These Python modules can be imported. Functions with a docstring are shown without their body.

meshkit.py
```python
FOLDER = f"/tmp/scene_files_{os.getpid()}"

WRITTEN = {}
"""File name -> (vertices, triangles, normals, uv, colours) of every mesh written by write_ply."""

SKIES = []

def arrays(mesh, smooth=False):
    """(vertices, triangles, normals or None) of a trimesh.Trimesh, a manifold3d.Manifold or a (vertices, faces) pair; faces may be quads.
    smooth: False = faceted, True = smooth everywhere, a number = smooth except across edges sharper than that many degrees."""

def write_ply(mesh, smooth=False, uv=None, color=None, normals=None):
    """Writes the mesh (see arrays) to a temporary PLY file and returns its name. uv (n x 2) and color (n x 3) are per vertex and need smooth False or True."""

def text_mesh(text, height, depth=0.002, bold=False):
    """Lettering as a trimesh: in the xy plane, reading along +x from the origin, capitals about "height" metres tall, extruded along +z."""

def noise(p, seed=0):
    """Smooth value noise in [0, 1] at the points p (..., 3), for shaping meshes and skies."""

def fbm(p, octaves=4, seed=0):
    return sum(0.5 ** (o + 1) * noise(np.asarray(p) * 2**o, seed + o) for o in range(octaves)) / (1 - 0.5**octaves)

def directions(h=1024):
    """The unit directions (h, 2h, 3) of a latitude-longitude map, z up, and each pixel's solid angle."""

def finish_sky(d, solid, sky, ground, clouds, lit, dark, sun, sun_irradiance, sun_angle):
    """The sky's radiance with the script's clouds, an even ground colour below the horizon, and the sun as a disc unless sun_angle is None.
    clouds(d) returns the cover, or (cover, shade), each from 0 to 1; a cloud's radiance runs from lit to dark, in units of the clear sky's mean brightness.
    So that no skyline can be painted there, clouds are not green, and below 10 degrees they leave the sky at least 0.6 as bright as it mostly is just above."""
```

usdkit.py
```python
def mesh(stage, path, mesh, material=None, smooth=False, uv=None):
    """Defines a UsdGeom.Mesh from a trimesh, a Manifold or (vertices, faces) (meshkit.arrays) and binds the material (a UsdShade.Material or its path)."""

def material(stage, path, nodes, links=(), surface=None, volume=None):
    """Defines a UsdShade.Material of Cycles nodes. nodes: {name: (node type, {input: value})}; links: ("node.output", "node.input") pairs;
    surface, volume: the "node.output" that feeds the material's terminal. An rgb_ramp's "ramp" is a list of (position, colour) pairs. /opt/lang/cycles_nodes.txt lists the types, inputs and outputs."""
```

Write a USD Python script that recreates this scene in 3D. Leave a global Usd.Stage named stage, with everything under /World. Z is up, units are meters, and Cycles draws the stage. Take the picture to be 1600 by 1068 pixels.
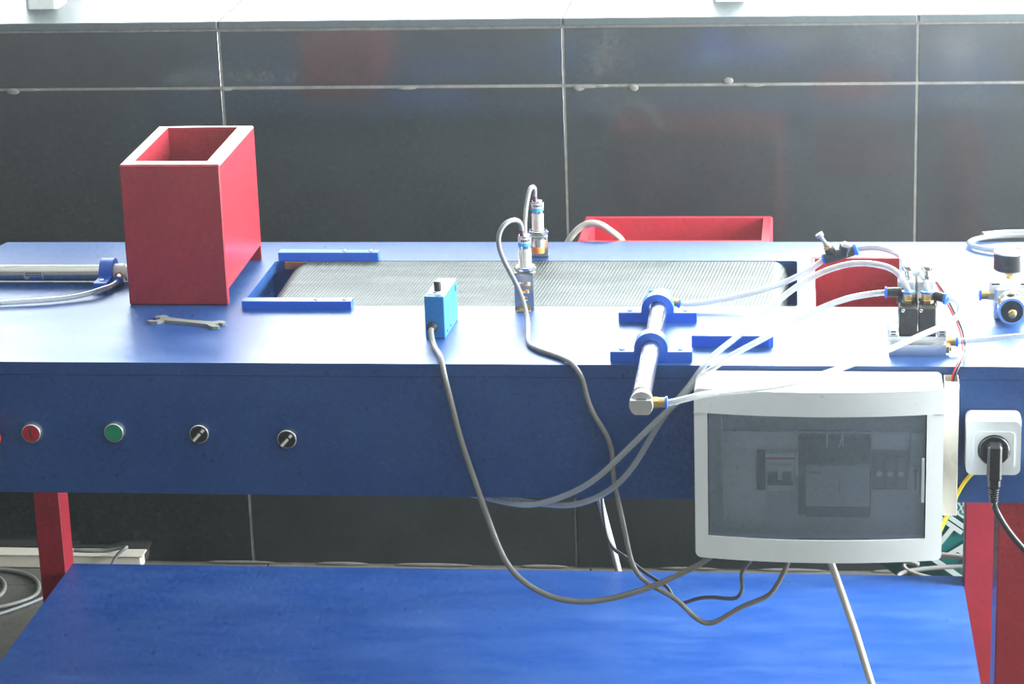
import math, random
import numpy as np, trimesh, manifold3d as m3
from shapely.geometry import Polygon, box as sbox, Point
from shapely import affinity, union_all
import usdkit, meshkit
from pxr import Usd, UsdGeom, UsdLux, UsdShade, Gf, Sdf

random.seed(7)
rng = np.random.default_rng(7)
stage = Usd.Stage.CreateInMemory()
UsdGeom.SetStageUpAxis(stage, UsdGeom.Tokens.z)
UsdGeom.SetStageMetersPerUnit(stage, 1.0)
UsdGeom.Xform.Define(stage, '/World')

# ------------------------------------------------------------------ camera, sky, sun, exposure
EXPOSURE = 0.0
CAM_POS = (0.41992, -3.39545, 1.88728)
CAM_R = (0.99318323, 0.11206063, -0.03208564)
CAM_U = (-0.00414289, 0.30902496, 0.9510449)
CAM_F = (-0.11648996, 0.94442892, -0.30738266)
cam = UsdGeom.Camera.Define(stage, '/World/camera')
cam.CreateHorizontalApertureAttr(36.0)
cam.CreateVerticalApertureAttr(36.0 * 1068 / 1600)
cam.CreateFocalLengthAttr(36.0 * 4141.3 / 1600)
cam.CreateFStopAttr(0.0)
cam.CreateFocusDistanceAttr(3.5)
cam.CreateExposureAttr(EXPOSURE)
cam.CreateClippingRangeAttr(Gf.Vec2f(0.05, 500.0))
M = Gf.Matrix4d(*CAM_R, 0, *CAM_U, 0, *[-c for c in CAM_F], 0, *CAM_POS, 1)
UsdGeom.Xformable(cam).AddTransformOp().Set(M)

dome = UsdLux.DomeLight.Define(stage, '/World/sky_dome')
dome.CreateIntensityAttr(1.6)
dome.CreateColorAttr(Gf.Vec3f(0.90, 0.97, 1.0))
sun = UsdLux.DistantLight.Define(stage, '/World/sun')
sun.CreateIntensityAttr(110.0)
sun.CreateAngleAttr(0.6)
sun.CreateColorAttr(Gf.Vec3f(1.0, 0.97, 0.92))
def window_daylight(name, pos, w, h, toward, inten, col):
    r = UsdLux.RectLight.Define(stage, '/World/' + name)
    r.CreateWidthAttr(w); r.CreateHeightAttr(h); r.CreateIntensityAttr(inten); r.CreateColorAttr(Gf.Vec3f(*col))
    z = -np.array(toward, float); y = np.array((0, 0, 1.0)); x = np.cross(y, z)
    UsdGeom.Xformable(r).AddTransformOp().Set(Gf.Matrix4d(*map(float, x), 0, *map(float, y), 0, *map(float, z), 0, *map(float, pos), 1))
# daylight through the bays of the back window (the sky is brighter on the sun's side, to the right) and through the side window
for nm, x0, x1, L in (('a', -4.2, -2.18, 7.0), ('b', -2.12, -1.008, 12.5), ('c', -.948, .226, 19.5), ('d', .286, 1.46, 56.0), ('e', 1.52, 2.6, 100.0)):
    window_daylight('daylight_back_window_' + nm, ((x0 + x1) / 2, 1.412, 1.71), x1 - x0, 1.37, (0, -1, 0), L, (0.92, 0.97, 1.0))
window_daylight('daylight_side_window', (2.735, .385, 1.285), 1.25, 2.3, (-1, 0, 0), 90.0, (0.94, 0.98, 1.0))
el, az = math.radians(78.8), math.radians(90.0)          # high sun, outside behind the back window
sd = Gf.Vec3d(math.cos(el) * math.cos(az), math.cos(el) * math.sin(az), math.sin(el))
rot = Gf.Rotation(Gf.Vec3d(0, 0, 1), sd)
UsdGeom.Xformable(sun).AddTransformOp().Set(Gf.Matrix4d().SetRotate(rot))

# ------------------------------------------------------------------ materials
LK = '/World/Looks/'
UsdGeom.Scope.Define(stage, '/World/Looks')

def mat(name, rgb, rough=0.5, metal=0.0, coat=0.0, coat_rough=0.05, var=0.0, vscale=20.0, bump=0.0, bscale=200.0, spec=0.5, rvar=0.0):
    nodes = {'p': ('principled_bsdf', {'base_color': rgb, 'roughness': rough, 'metallic': metal, 'coat_weight': coat,
                                       'coat_roughness': coat_rough, 'specular_ior_level': spec})}
    links = []
    if var or bump or rvar:
        nodes['tc'] = ('geometry', {})
    if var:
        nodes['n'] = ('noise_texture', {'scale': vscale, 'detail': 5.0, 'roughness': 0.6})
        lo = tuple(c * (1 - var) for c in rgb); hi = tuple(min(1, c * (1 + var)) for c in rgb)
        nodes['r'] = ('rgb_ramp', {'ramp': [(0.25, lo), (0.75, hi)]})
        links += [('tc.position', 'n.vector'), ('n.fac', 'r.fac'), ('r.color', 'p.base_color')]
    if rvar:
        nodes['n3'] = ('noise_texture', {'scale': vscale * 0.7, 'detail': 4.0})
        nodes['mr'] = ('map_range', {'from_min': 0.3, 'from_max': 0.7, 'to_min': max(0.02, rough - rvar), 'to_max': rough + rvar})
        links += [('tc.position', 'n3.vector'), ('n3.fac', 'mr.value'), ('mr.result', 'p.roughness')]
    if bump:
        nodes['n2'] = ('noise_texture', {'scale': bscale, 'detail': 3.0})
        nodes['b'] = ('bump', {'strength': bump, 'distance': 0.002})
        links += [('tc.position', 'n2.vector'), ('n2.fac', 'b.height'), ('b.normal', 'p.normal')]
    return usdkit.material(stage, LK + name, nodes, links, surface='p.BSDF')

def worn_paint(name, rgb, dust, rough, amount, scale=6.0):
    """satin paint with fine dust specks and rubbed patches of its own shape"""
    nodes = {'g': ('geometry', {}),
             'n': ('noise_texture', {'scale': scale, 'detail': 6.0, 'roughness': 0.65}),
             'n2': ('noise_texture', {'scale': 420.0, 'detail': 2.0}),
             'mp': ('mapping', {'scale': (1.0, 3.0, 1.0)}),
             'r': ('rgb_ramp', {'ramp': [(0.40, (0, 0, 0)), (0.72, (amount, amount, amount))]}),
             'r2': ('rgb_ramp', {'ramp': [(0.62, (0, 0, 0)), (0.70, (1, 1, 1))]}),
             'm0': ('mix_color', {'blend_type': 'mix', 'a': rgb, 'b': dust}),
             'm1': ('mix_color', {'blend_type': 'mix', 'b': dust}),
             'f2': ('math', {'math_type': 'multiply', 'value2': 0.16}),
             'mr': ('map_range', {'from_min': 0.3, 'from_max': 0.75, 'to_min': rough, 'to_max': rough + 0.12}),
             'p': ('principled_bsdf', {'base_color': rgb, 'roughness': rough})}
    links = [('g.position', 'mp.vector'), ('mp.vector', 'n.vector'), ('g.position', 'n2.vector'), ('n.fac', 'r.fac'), ('r.color', 'm0.fac'),
             ('n2.fac', 'r2.fac'), ('r2.color', 'f2.value1'), ('m0.result', 'm1.a'), ('f2.value', 'm1.fac'),
             ('m1.result', 'p.base_color'), ('n.fac', 'mr.value'), ('mr.result', 'p.roughness')]
    return usdkit.material(stage, LK + name, nodes, links, surface='p.BSDF')

BLUE = worn_paint('blue_bench_paint', (0.008, 0.050, 0.195), (0.07, 0.15, 0.33), 0.38, 0.25, 5.0)
SHELF = worn_paint('blue_shelf_paint', (0.018, 0.080, 0.33), (0.12, 0.24, 0.50), 0.33, 0.25, 7.0)
RED = mat('red_gloss_paint', (0.30, 0.024, 0.036), 0.30, var=0.10, vscale=14, bump=0.03, bscale=350)
REDBIN = mat('red_bin_paint', (0.45, 0.03, 0.05), 0.32, var=0.10, vscale=14)
TILE = [mat('dark_tile_%s' % s, c, 0.09, var=0.18, vscale=9, bump=0.02, bscale=500, rvar=0.03, spec=0.65) for s, c in
        (('a', (0.018, 0.021, 0.023)), ('b', (0.021, 0.024, 0.026)), ('c', (0.016, 0.019, 0.021)))]
GROUT = mat('pale_grout', (0.125, 0.118, 0.105), 0.9, var=0.3, vscale=40)
SILLT = mat('sill_tile', (0.05, 0.062, 0.066), 0.5, spec=0.2, var=0.12, vscale=12)
FLOORT = [mat('floor_tile_%s' % s, c, 0.38, var=0.22, vscale=12, bump=0.05, bscale=180) for s, c in
          (('a', (0.105, 0.10, 0.092)), ('b', (0.12, 0.112, 0.10)))]
WALLP = mat('white_wall_paint', (0.72, 0.72, 0.70), 0.8, bump=0.05, bscale=80)
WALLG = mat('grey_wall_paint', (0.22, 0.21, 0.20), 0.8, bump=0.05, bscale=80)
CEIL = mat('ceiling_paint', (0.5, 0.5, 0.49), 0.9, bump=0.04, bscale=60)
ALU_W = mat('window_frame_white', (0.62, 0.64, 0.63), 0.35)
CONC = mat('outside_paving', (0.55, 0.54, 0.50), 0.85, var=0.15, vscale=3)
WHITE = mat('white_plastic', (0.74, 0.77, 0.80), 0.32)
IVORY = mat('ivory_pvc', (0.58, 0.54, 0.46), 0.42)
CREAM = mat('cream_cable_sheath', (0.50, 0.48, 0.42), 0.45)
GREY = mat('grey_cable_sheath', (0.205, 0.20, 0.19), 0.42)
GREYD = mat('dark_grey_cable_sheath', (0.16, 0.17, 0.18), 0.45)
BLACK = mat('black_plastic', (0.018, 0.019, 0.021), 0.35)
BLACKS = mat('black_satin', (0.03, 0.032, 0.035), 0.5)
STEEL = mat('stainless_steel', (0.68, 0.66, 0.62), 0.20, metal=1.0)
STEELR = mat('brushed_plate', (0.62, 0.60, 0.55), 0.32, metal=1.0, bump=0.05, bscale=300)
CHROME = mat('chrome', (0.80, 0.80, 0.80), 0.10, metal=1.0)
ALU = mat('anodised_aluminium', (0.74, 0.75, 0.76), 0.34, metal=1.0)
BRASS = mat('brass', (0.66, 0.44, 0.19), 0.30, metal=1.0)
PRINT = mat('blue_printed_plastic', (0.02, 0.12, 0.62), 0.38, bump=0.12, bscale=420)
COLLAR = mat('blue_collar_plastic', (0.02, 0.14, 0.75), 0.28)
CYAN = mat('cyan_ring', (0.03, 0.38, 0.85), 0.35)
SENSB = mat('sensor_blue_paint', (0.03, 0.22, 0.55), 0.35, bump=0.03, bscale=500)
ORANGE = mat('orange_tip_plastic', (0.85, 0.24, 0.06), 0.4)
MAROON = mat('maroon_gland', (0.08, 0.03, 0.06), 0.45)
LABELW = mat('label_white', (0.70, 0.71, 0.70), 0.45)
LABELG = mat('label_silver', (0.45, 0.46, 0.46), 0.4)
INK = mat('dark_ink', (0.03, 0.03, 0.035), 0.6)
INKG = mat('grey_ink', (0.22, 0.23, 0.24), 0.6)
REDB = mat('red_button', (0.42, 0.012, 0.03), 0.35)
REDE = mat('red_orange_mushroom', (0.75, 0.06, 0.03), 0.35)
GREENB = mat('green_button', (0.005, 0.24, 0.12), 0.35)
REDW = mat('red_wire_insulation', (0.55, 0.02, 0.03), 0.4)
YELW = mat('yellow_wire_insulation', (0.75, 0.52, 0.03), 0.4)
GRNW = mat('green_wire_stripe', (0.03, 0.22, 0.06), 0.4)
TEAL = mat('teal_green_sack', (0.006, 0.10, 0.10), 0.42, var=0.1, vscale=25, bump=0.15, bscale=40)
SACKW = mat('sack_white_print', (0.36, 0.40, 0.39), 0.45)
RUST = mat('raw_brown_board', (0.20, 0.10, 0.055), 0.7, var=0.4, vscale=60)
PLCG = mat('plc_grey_face', (0.40, 0.42, 0.43), 0.45)

def belt_material():
    nodes = {'g': ('geometry', {}), 'mp': ('mapping', {'rotation': (0, 0, 0.10)}),
             'w': ('wave_texture', {'wave_type': 'bands', 'bands_direction': 'x', 'scale': 62.0, 'distortion': 0.15, 'detail': 0.0}),
             'n': ('noise_texture', {'scale': 9.0, 'detail': 6.0, 'roughness': 0.65}), 'n2': ('mapping', {'scale': (1, 4, 1)}),
             'r': ('rgb_ramp', {'ramp': [(0.3, (0.035, 0.043, 0.042)), (0.75, (0.10, 0.115, 0.112))]}),
             'b': ('bump', {'strength': 0.35, 'distance': 0.0012}),
             'p': ('principled_bsdf', {'roughness': 0.55, 'specular_ior_level': 0.22})}
    links = [('g.position', 'mp.vector'), ('mp.vector', 'w.vector'), ('g.position', 'n2.vector'), ('n2.vector', 'n.vector'), ('n.fac', 'r.fac'),
             ('r.color', 'p.base_color'), ('w.fac', 'b.height'), ('b.normal', 'p.normal')]
    return usdkit.material(stage, LK + 'ribbed_grey_belt', nodes, links, surface='p.BSDF')
BELT = belt_material()
TUBEM = usdkit.material(stage, LK + 'clear_tube', {'p': ('principled_bsdf', {'base_color': (0.86, 0.88, 0.88), 'roughness': 0.10, 'ior': 1.42, 'transmission_weight': 0.82})}, [], surface='p.BSDF')
PANE = usdkit.material(stage, LK + 'window_glass', {'t': ('transparent_bsdf', {'color': (0.95, 0.97, 0.96)}), 'gl': ('glossy_bsdf', {'roughness': 0.02}),
                       'f': ('fresnel', {'IOR': 1.45}), 'm': ('mix_closure', {})},
                       [('f.fac', 'm.fac'), ('t.BSDF', 'm.closure1'), ('gl.BSDF', 'm.closure2')], surface='m.closure')
SMOKE = usdkit.material(stage, LK + 'smoked_door_plastic', {'t': ('transparent_bsdf', {'color': (0.93, 0.96, 1.0)}), 'gl': ('glossy_bsdf', {'color': (0.8, 0.85, 0.9), 'roughness': 0.12}),
                        'd': ('diffuse_bsdf', {'color': (0.52, 0.64, 0.82)}), 'f': ('fresnel', {'IOR': 1.45}), 'm': ('mix_closure', {}), 'm2': ('mix_closure', {'fac': 0.14})},
                        [('t.BSDF', 'm2.closure1'), ('d.BSDF', 'm2.closure2'), ('f.fac', 'm.fac'), ('m2.closure', 'm.closure1'), ('gl.BSDF', 'm.closure2')], surface='m.closure')
BOWL = usdkit.material(stage, LK + 'clear_bowl', {'p': ('principled_bsdf', {'base_color': (0.85, 0.88, 0.9), 'roughness': 0.05, 'ior': 1.5, 'transmission_weight': 0.7})}, [], surface='p.BSDF')

# ------------------------------------------------------------------ scene helpers
counts = {}
def numbered(parent, name):
    k = (str(parent), name)
    n = counts.get(k, 0); counts[k] = n + 1
    return '%s/%s' % (parent, name if n == 0 else '%s_%03d' % (name, n))

LOC = {}
def thing(name, label=None, cat=None, loc=(0, 0, 0), group=None, kind=None):
    path = numbered('/World', name)
    x = UsdGeom.Xform.Define(stage, path)
    x.AddTranslateOp().Set(Gf.Vec3d(*map(float, loc)))
    p = x.GetPrim(); LOC[path] = np.array(loc, float)
    for k, v in (('label', label), ('category', cat), ('group', group), ('kind', kind)):
        if v: p.SetCustomDataByKey(k, v)
    return path

def tm(x):
    if hasattr(x, 'to_mesh'):
        m = x.to_mesh(); return trimesh.Trimesh(np.array(m.vert_properties[:, :3]), np.array(m.tri_verts), process=False)
    if isinstance(x, (list, tuple)):
        return trimesh.util.concatenate([tm(i) for i in x])
    return x

def part(parent, name, mesh, material, smooth=35, label=None, kind=None):
    """mesh in world coordinates; stored relative to its thing"""
    m = tm(mesh).copy()
    root = '/'.join(parent.split('/')[:3])
    m.apply_translation(-LOC[root])
    g = usdkit.mesh(stage, numbered(parent, name), m, material, smooth=smooth)
    if label: g.GetPrim().SetCustomDataByKey('label', label)
    if kind: g.GetPrim().SetCustomDataByKey('kind', kind)
    return str(g.GetPath())

def single(name, mesh, material, label=None, cat=None, group=None, kind=None, smooth=35, loc=None):
    m = tm(mesh).copy()
    b = m.bounds
    loc = np.array([(b[0][0] + b[1][0]) / 2, (b[0][1] + b[1][1]) / 2, b[0][2]]) if loc is None else np.array(loc, float)
    m.apply_translation(-loc)
    g = usdkit.mesh(stage, numbered('/World', name), m, material, smooth=smooth)
    UsdGeom.Xformable(g).AddTranslateOp().Set(Gf.Vec3d(*map(float, loc)))
    for k, v in (('label', label), ('category', cat), ('group', group), ('kind', kind)):
        if v: g.GetPrim().SetCustomDataByKey(k, v)
    return str(g.GetPath())

# ------------------------------------------------------------------ shape helpers
def bx(x0, x1, y0, y1, z0, z1, c=0.0):
    """box, edges chamfered by c"""
    if c <= 0:
        m = trimesh.creation.box((x1 - x0, y1 - y0, z1 - z0)); m.apply_translation(((x0 + x1) / 2, (y0 + y1) / 2, (z0 + z1) / 2)); return m
    pts = []
    for sx in (0, 1):
        for sy in (0, 1):
            for sz in (0, 1):
                x, y, z = (x0, x1)[sx], (y0, y1)[sy], (z0, z1)[sz]
                dx, dy, dz = (c, -c)[sx], (c, -c)[sy], (c, -c)[sz]
                pts += [(x, y + dy, z + dz), (x + dx, y, z + dz), (x + dx, y + dy, z)]
    return trimesh.convex.convex_hull(np.array(pts))

def mb(m): 
    m = tm(m)
    return m3.Manifold(m3.Mesh(np.asarray(m.vertices, np.float32), np.asarray(m.faces, np.uint32)))

AX = {'x': (1, 0, 0), 'y': (0, 1, 0), 'z': (0, 0, 1), '-x': (-1, 0, 0), '-y': (0, -1, 0), '-z': (0, 0, -1)}
def lathe(profile, origin, axis='z', n=28):
    """profile: (radius, distance along axis) pairs, closed at both ends"""
    pr = np.array(profile, float)
    if pr[0][0] > 1e-9: pr = np.vstack([[0, pr[0][1]], pr])
    if pr[-1][0] > 1e-9: pr = np.vstack([pr, [0, pr[-1][1]]])
    m = trimesh.creation.revolve(pr, sections=n)
    d = np.array(AX[axis] if isinstance(axis, str) else axis, float); d = d / np.linalg.norm(d)
    m.apply_transform(trimesh.geometry.align_vectors([0, 0, 1], d))
    m.apply_translation(origin)
    if m.volume < 0: m.invert()
    return m

def cyl(r, h, origin, axis='z', n=24, c=0.0):
    return lathe([(r - c, 0), (r, c), (r, h - c), (r - c, h)] if c > 0 else [(r, 0), (r, h)], origin, axis, n)

def hexa(r, h, origin, axis='z'):
    return lathe([(r * .9, 0), (r, h * .15), (r, h * .85), (r * .9, h)], origin, axis, 6)

def spline(pts, step=0.006):
    from scipy.interpolate import CubicSpline
    p = np.array(pts, float)
    t = np.r_[0, np.cumsum(np.linalg.norm(np.diff(p, axis=0), axis=1) ** 0.75)]
    s = CubicSpline(t, p)
    L = np.linalg.norm(np.diff(p, axis=0), axis=1).sum()
    return s(np.linspace(0, t[-1], max(8, int(L / step))))

def sweep(path, r, n=10, ri=None, closed=False):
    p = np.array(path, float)
    T = np.gradient(p, axis=0); T /= np.linalg.norm(T, axis=1, keepdims=True)
    nrm = np.cross(T[0], [0, 0, 1.0]); 
    if np.linalg.norm(nrm) < 1e-3: nrm = np.cross(T[0], [1.0, 0, 0])
    nrm /= np.linalg.norm(nrm)
    a = np.linspace(0, 2 * np.pi, n, endpoint=False)
    def rings(rad):
        N = nrm.copy(); out = []
        for i in range(len(p)):
            N = N - T[i] * (N @ T[i]); N /= np.linalg.norm(N)
            B = np.cross(T[i], N)
            rr = rad[i] if np.ndim(rad) else rad
            out.append(p[i] + rr * (np.cos(a)[:, None] * N + np.sin(a)[:, None] * B))
        return np.vstack(out)
    def skin(k, off, flip):
        i = np.arange(k - 1)[:, None] * n; j = np.arange(n)[None, :]; j2 = (j + 1) % n
        q = np.stack([i + j, i + j2, i + n + j2, i + n + j], -1).reshape(-1, 4) + off
        if flip: q = q[:, ::-1]
        return np.vstack([q[:, [0, 1, 2]], q[:, [0, 2, 3]]])
    k = len(p); V = rings(r); F = [skin(k, 0, False)]
    if ri is None:
        V = np.vstack([V, p[0], p[-1]]); c0, c1 = k * n, k * n + 1
        j = np.arange(n); j2 = (j + 1) % n
        F += [np.stack([np.full(n, c0), j2, j], 1), np.stack([np.full(n, c1), (k - 1) * n + j, (k - 1) * n + j2], 1)]
    else:
        V = np.vstack([V, rings(ri)]); o = k * n; F.append(skin(k, o, True))
        j = np.arange(n); j2 = (j + 1) % n
        for base, fl in ((0, False), ((k - 1) * n, True)):
            q = np.stack([base + j, o + base + j, o + base + j2, base + j2], 1)
            if fl: q = q[:, ::-1]
            F.append(np.vstack([q[:, [0, 1, 2]], q[:, [0, 2, 3]]]))
    m = trimesh.Trimesh(V, np.vstack(F), process=False)
    if m.volume < 0: m.invert()
    return m

def extr(poly, h, plane='xy', at=0.0):
    """extrude a shapely polygon; plane 'xy' goes up from z=at; 'xz' goes from y=at towards +y"""
    m = trimesh.creation.extrude_polygon(poly, h, engine='earcut')
    if plane == 'xz':
        m.apply_transform(np.array([[1, 0, 0, 0], [0, 0, 1, 0], [0, 1, 0, 0], [0, 0, 0, 1.0]])); m.invert()
    m.apply_translation({'xy': (0, 0, at), 'xz': (0, at, 0)}[plane])
    if m.volume < 0: m.invert()
    return m

def rbox(x0, x1, z0, z1, r):
    return sbox(x0 + r, z0 + r, x1 - r, z1 - r).buffer(r, quad_segs=6)

def text_xz(s, h, x, y, z, depth=0.0006, bold=False, rot=0.0, mirror=False):
    """lettering facing the camera side (-y), lower left at x, z"""
    m = meshkit.text_mesh(s, h, depth, bold)
    if rot: m.apply_transform(trimesh.transformations.rotation_matrix(math.radians(rot), (0, 0, 1)))
    m.apply_transform(trimesh.transformations.rotation_matrix(math.pi / 2, (1, 0, 0)))
    m.apply_translation((x, y, z))
    return m

def screw(parent, x, y, z, r=0.0038, h=0.0022, axis='z', mat_=None):
    head = lathe([(r, 0), (r, h * .35), (r * .75, h * .85), (r * .25, h)], (x, y, z), axis, 16)
    s = part(parent, 'screw', head, mat_ or CHROME)
    d = np.array(AX[axis], float)
    o = np.array((x, y, z)) + d * (h * 0.72)
    u = np.array([0, 0, 1.0]) if abs(d[2]) < .5 else np.array([1.0, 0, 0])
    v = np.cross(d, u)
    slot = []
    for e in (u, v):
        b = trimesh.creation.box((1, 1, 1)); T = np.eye(4); f = np.cross(d, e)
        T[:3, 0] = e * r * 1.1; T[:3, 1] = f * r * .24; T[:3, 2] = d * h * .6; T[:3, 3] = o
        b.apply_transform(T); slot.append(b)
    part(s, 'cross_slot', slot, INK)

# ================================================================== THE SETTING
XL, XR, YF, YW, ZC = -4.2, 2.6, -6.4, 1.0656, 2.9
ZS = 1.018                                     # window sill level
YO = 1.42                                      # outer face of the back wall
# ---- floor
fl = thing('floor', 'grey stone tile floor under the bench', None, (0, 0, 0), kind='structure')
part(fl, 'grout_bed', bx(XL, XR, YF, YO, -0.05, -0.004), GROUT)
x = -4.2 - 0.0; k = 0
fx = np.arange(-4.2, 2.61, 0.6) + 0.0
fy0 = 0.955
for yi in range(-13, 3):
    for xi in range(0, 12):
        a0, a1 = max(XL, fx[0] + xi * .6 + .0015), min(XR, fx[0] + (xi + 1) * .6 - .0015)
        b0, b1 = max(YF, fy0 + (yi - 1) * .6 + .0015), min(YO, fy0 + yi * .6 - .0015)
        if a1 - a0 < .02 or b1 - b0 < .02: continue
        part(fl, 'tile', bx(a0, a1, b0, b1, -0.008, 0.0, 0.001), FLOORT[(xi * 3 + yi) % 2], smooth=False); k += 1
# ---- back wall of large dark tiles
wb = thing('wall_back', 'dark glossy tiled wall with pale grout under the bright window', None, (0, YW, 0), kind='structure')
part(wb, 'grout_bed', bx(XL, XR, YW + 0.0009, YO, 0, 1.0), GROUT)
for zi, (z0, z1) in enumerate(((0.004, 0.2975), (0.3025, 0.8977), (0.9022, 1.0000))):
    for xi in range(-6, 6):
        a0, a1 = -0.0242 + xi * 0.6015 + 0.0021, -0.0242 + (xi + 1) * 0.6015 - 0.0021
        a0, a1 = max(a0, XL), min(a1, XR)
        if a1 - a0 < .02: continue
        dy = rng.uniform(-.0006, .0006)
        part(wb, 'tile', bx(a0, a1, YW + dy, YW + 0.012, z0, z1, 0.0009), TILE[(xi * 2 + zi) % 3], smooth=False)
for sx, sz, rx, rz in ((-1.0036, .8965, .012, .006), (-.975, .899, .02, .003), (.0, .8955, .010, .005), (.012, .898, .022, .003), (.095, .8955, .008, .006), (.2574, .9067, .0085, .006), (.301, .8985, .016, .003), (.04, .899, .012, .003), (-.62, .8975, .012, .003), (-.30, .8975, .016, .003)):
    s = trimesh.creation.icosphere(2, 1.0)
    s.vertices *= (1 + .25 * (meshkit.noise(s.vertices * 2.1 + sx * 9)[:, None] - .5))
    s.apply_scale((rx, 0.0015, rz)); s.apply_translation((sx, YW - .0002, sz))
    part(wb, 'grout_smear', s, GROUT, smooth=True)
for i in range(9):
    cx = -0.62 + i * 0.19 + rng.uniform(-.05, .05)
    s = trimesh.creation.icosphere(2, 1.0); s.apply_scale((rng.uniform(.03, .08), .0018, .0035)); s.apply_translation((cx, YW, .001 + .003))
    part(wb, 'grout_smear', s, GROUT, smooth=True)
part(wb, 'upper_wall', bx(XL, XR, YW, YO, 2.45, ZC), WALLP)
# ---- back window: sill, mullions, panes
w1 = thing('window_1', 'long bright window with tiled sill above the dark wall', None, (0, 1.2, ZS), kind='structure')
part(w1, 'sill_bed', bx(XL, XR, YW + .002, YO + .02, 0.995, 1.0168), GROUT)
for xi in range(-6, 6):
    a0, a1 = -0.0242 + xi * 0.6015 + 0.0018, -0.0242 + (xi + 1) * 0.6015 - 0.0018
    a0, a1 = max(a0, XL), min(a1, XR)
    if a1 - a0 < .02: continue
    part(w1, 'sill_tile', bx(a0, a1, YW - .004 + rng.uniform(-.0008, .0008), YO + .03, 1.0055, ZS + rng.uniform(-.0004, .0004), 0.0012), SILLT, smooth=False)
for mx in (-2.15, -0.978, 0.256, 1.49):
    pz = [( -.030, 1.196), (.030, 1.196), (.030, 1.262), (-.030, 1.262)]
    part(w1, 'mullion', extr(Polygon([(mx + a, b) for a, b in pz]).buffer(-.008).buffer(.008), 2.45 - ZS, 'xy', ZS), ALU_W)
part(w1, 'bottom_rail', bx(XL, XR, 1.385, 1.405, ZS, ZS + .008, .002), ALU_W)
part(w1, 'top_rail', bx(XL, XR, 1.380, 1.410, 2.40, 2.45, .002), ALU_W)
for a0, a1 in ((XL, -2.18), (-2.12, -1.008), (-.948, .226), (.286, 1.46), (1.52, XR)):
    part(w1, 'pane', bx(a0, a1, 1.392, 1.398, ZS + .008, 2.40), PANE, smooth=False)
# ---- right wall with a wide window, left wall, front wall, ceiling
wr = thing('wall_right', 'white painted wall with wide glazing', None, (XR, 0, 0), kind='structure')
WY0, WY1, WZ0, WZ1 = -.25, 1.02, 0.12, 2.45
for b in ((YF, WY0, 0, ZC), (WY1, YO, 0, ZC), (WY0, WY1, 0, WZ0), (WY0, WY1, WZ1, ZC)):
    part(wr, 'wall_panel', bx(XR, XR + .2, b[0], b[1], b[2], b[3]), WALLP, smooth=False)
w2 = thing('window_2', 'wide glazed opening in the side wall', None, (XR, 0, WZ0), kind='structure')
for yy in (WY0, .36, WY1 - .05):
    part(w2, 'mullion', bx(XR + .06, XR + .12, yy, yy + .05, WZ0, WZ1, .004), ALU_W)
part(w2, 'bottom_rail', bx(XR + .06, XR + .12, WY0, WY1, WZ0, WZ0 + .05, .004), ALU_W)
part(w2, 'top_rail', bx(XR + .06, XR + .12, WY0, WY1, WZ1 - .05, WZ1, .004), ALU_W)
for a0, a1 in ((WY0 + .05, .36), (.41, WY1 - .05)):
    part(w2, 'pane', bx(XR + .087, XR + .093, a0, a1, WZ0 + .05, WZ1 - .05), PANE, smooth=False)
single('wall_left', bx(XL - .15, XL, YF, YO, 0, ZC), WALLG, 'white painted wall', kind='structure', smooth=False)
single('wall_front', bx(XL - .15, XR + .2, YF - .15, YF, 0, ZC), WALLG, 'white painted wall behind the viewer', kind='structure', smooth=False)
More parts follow.
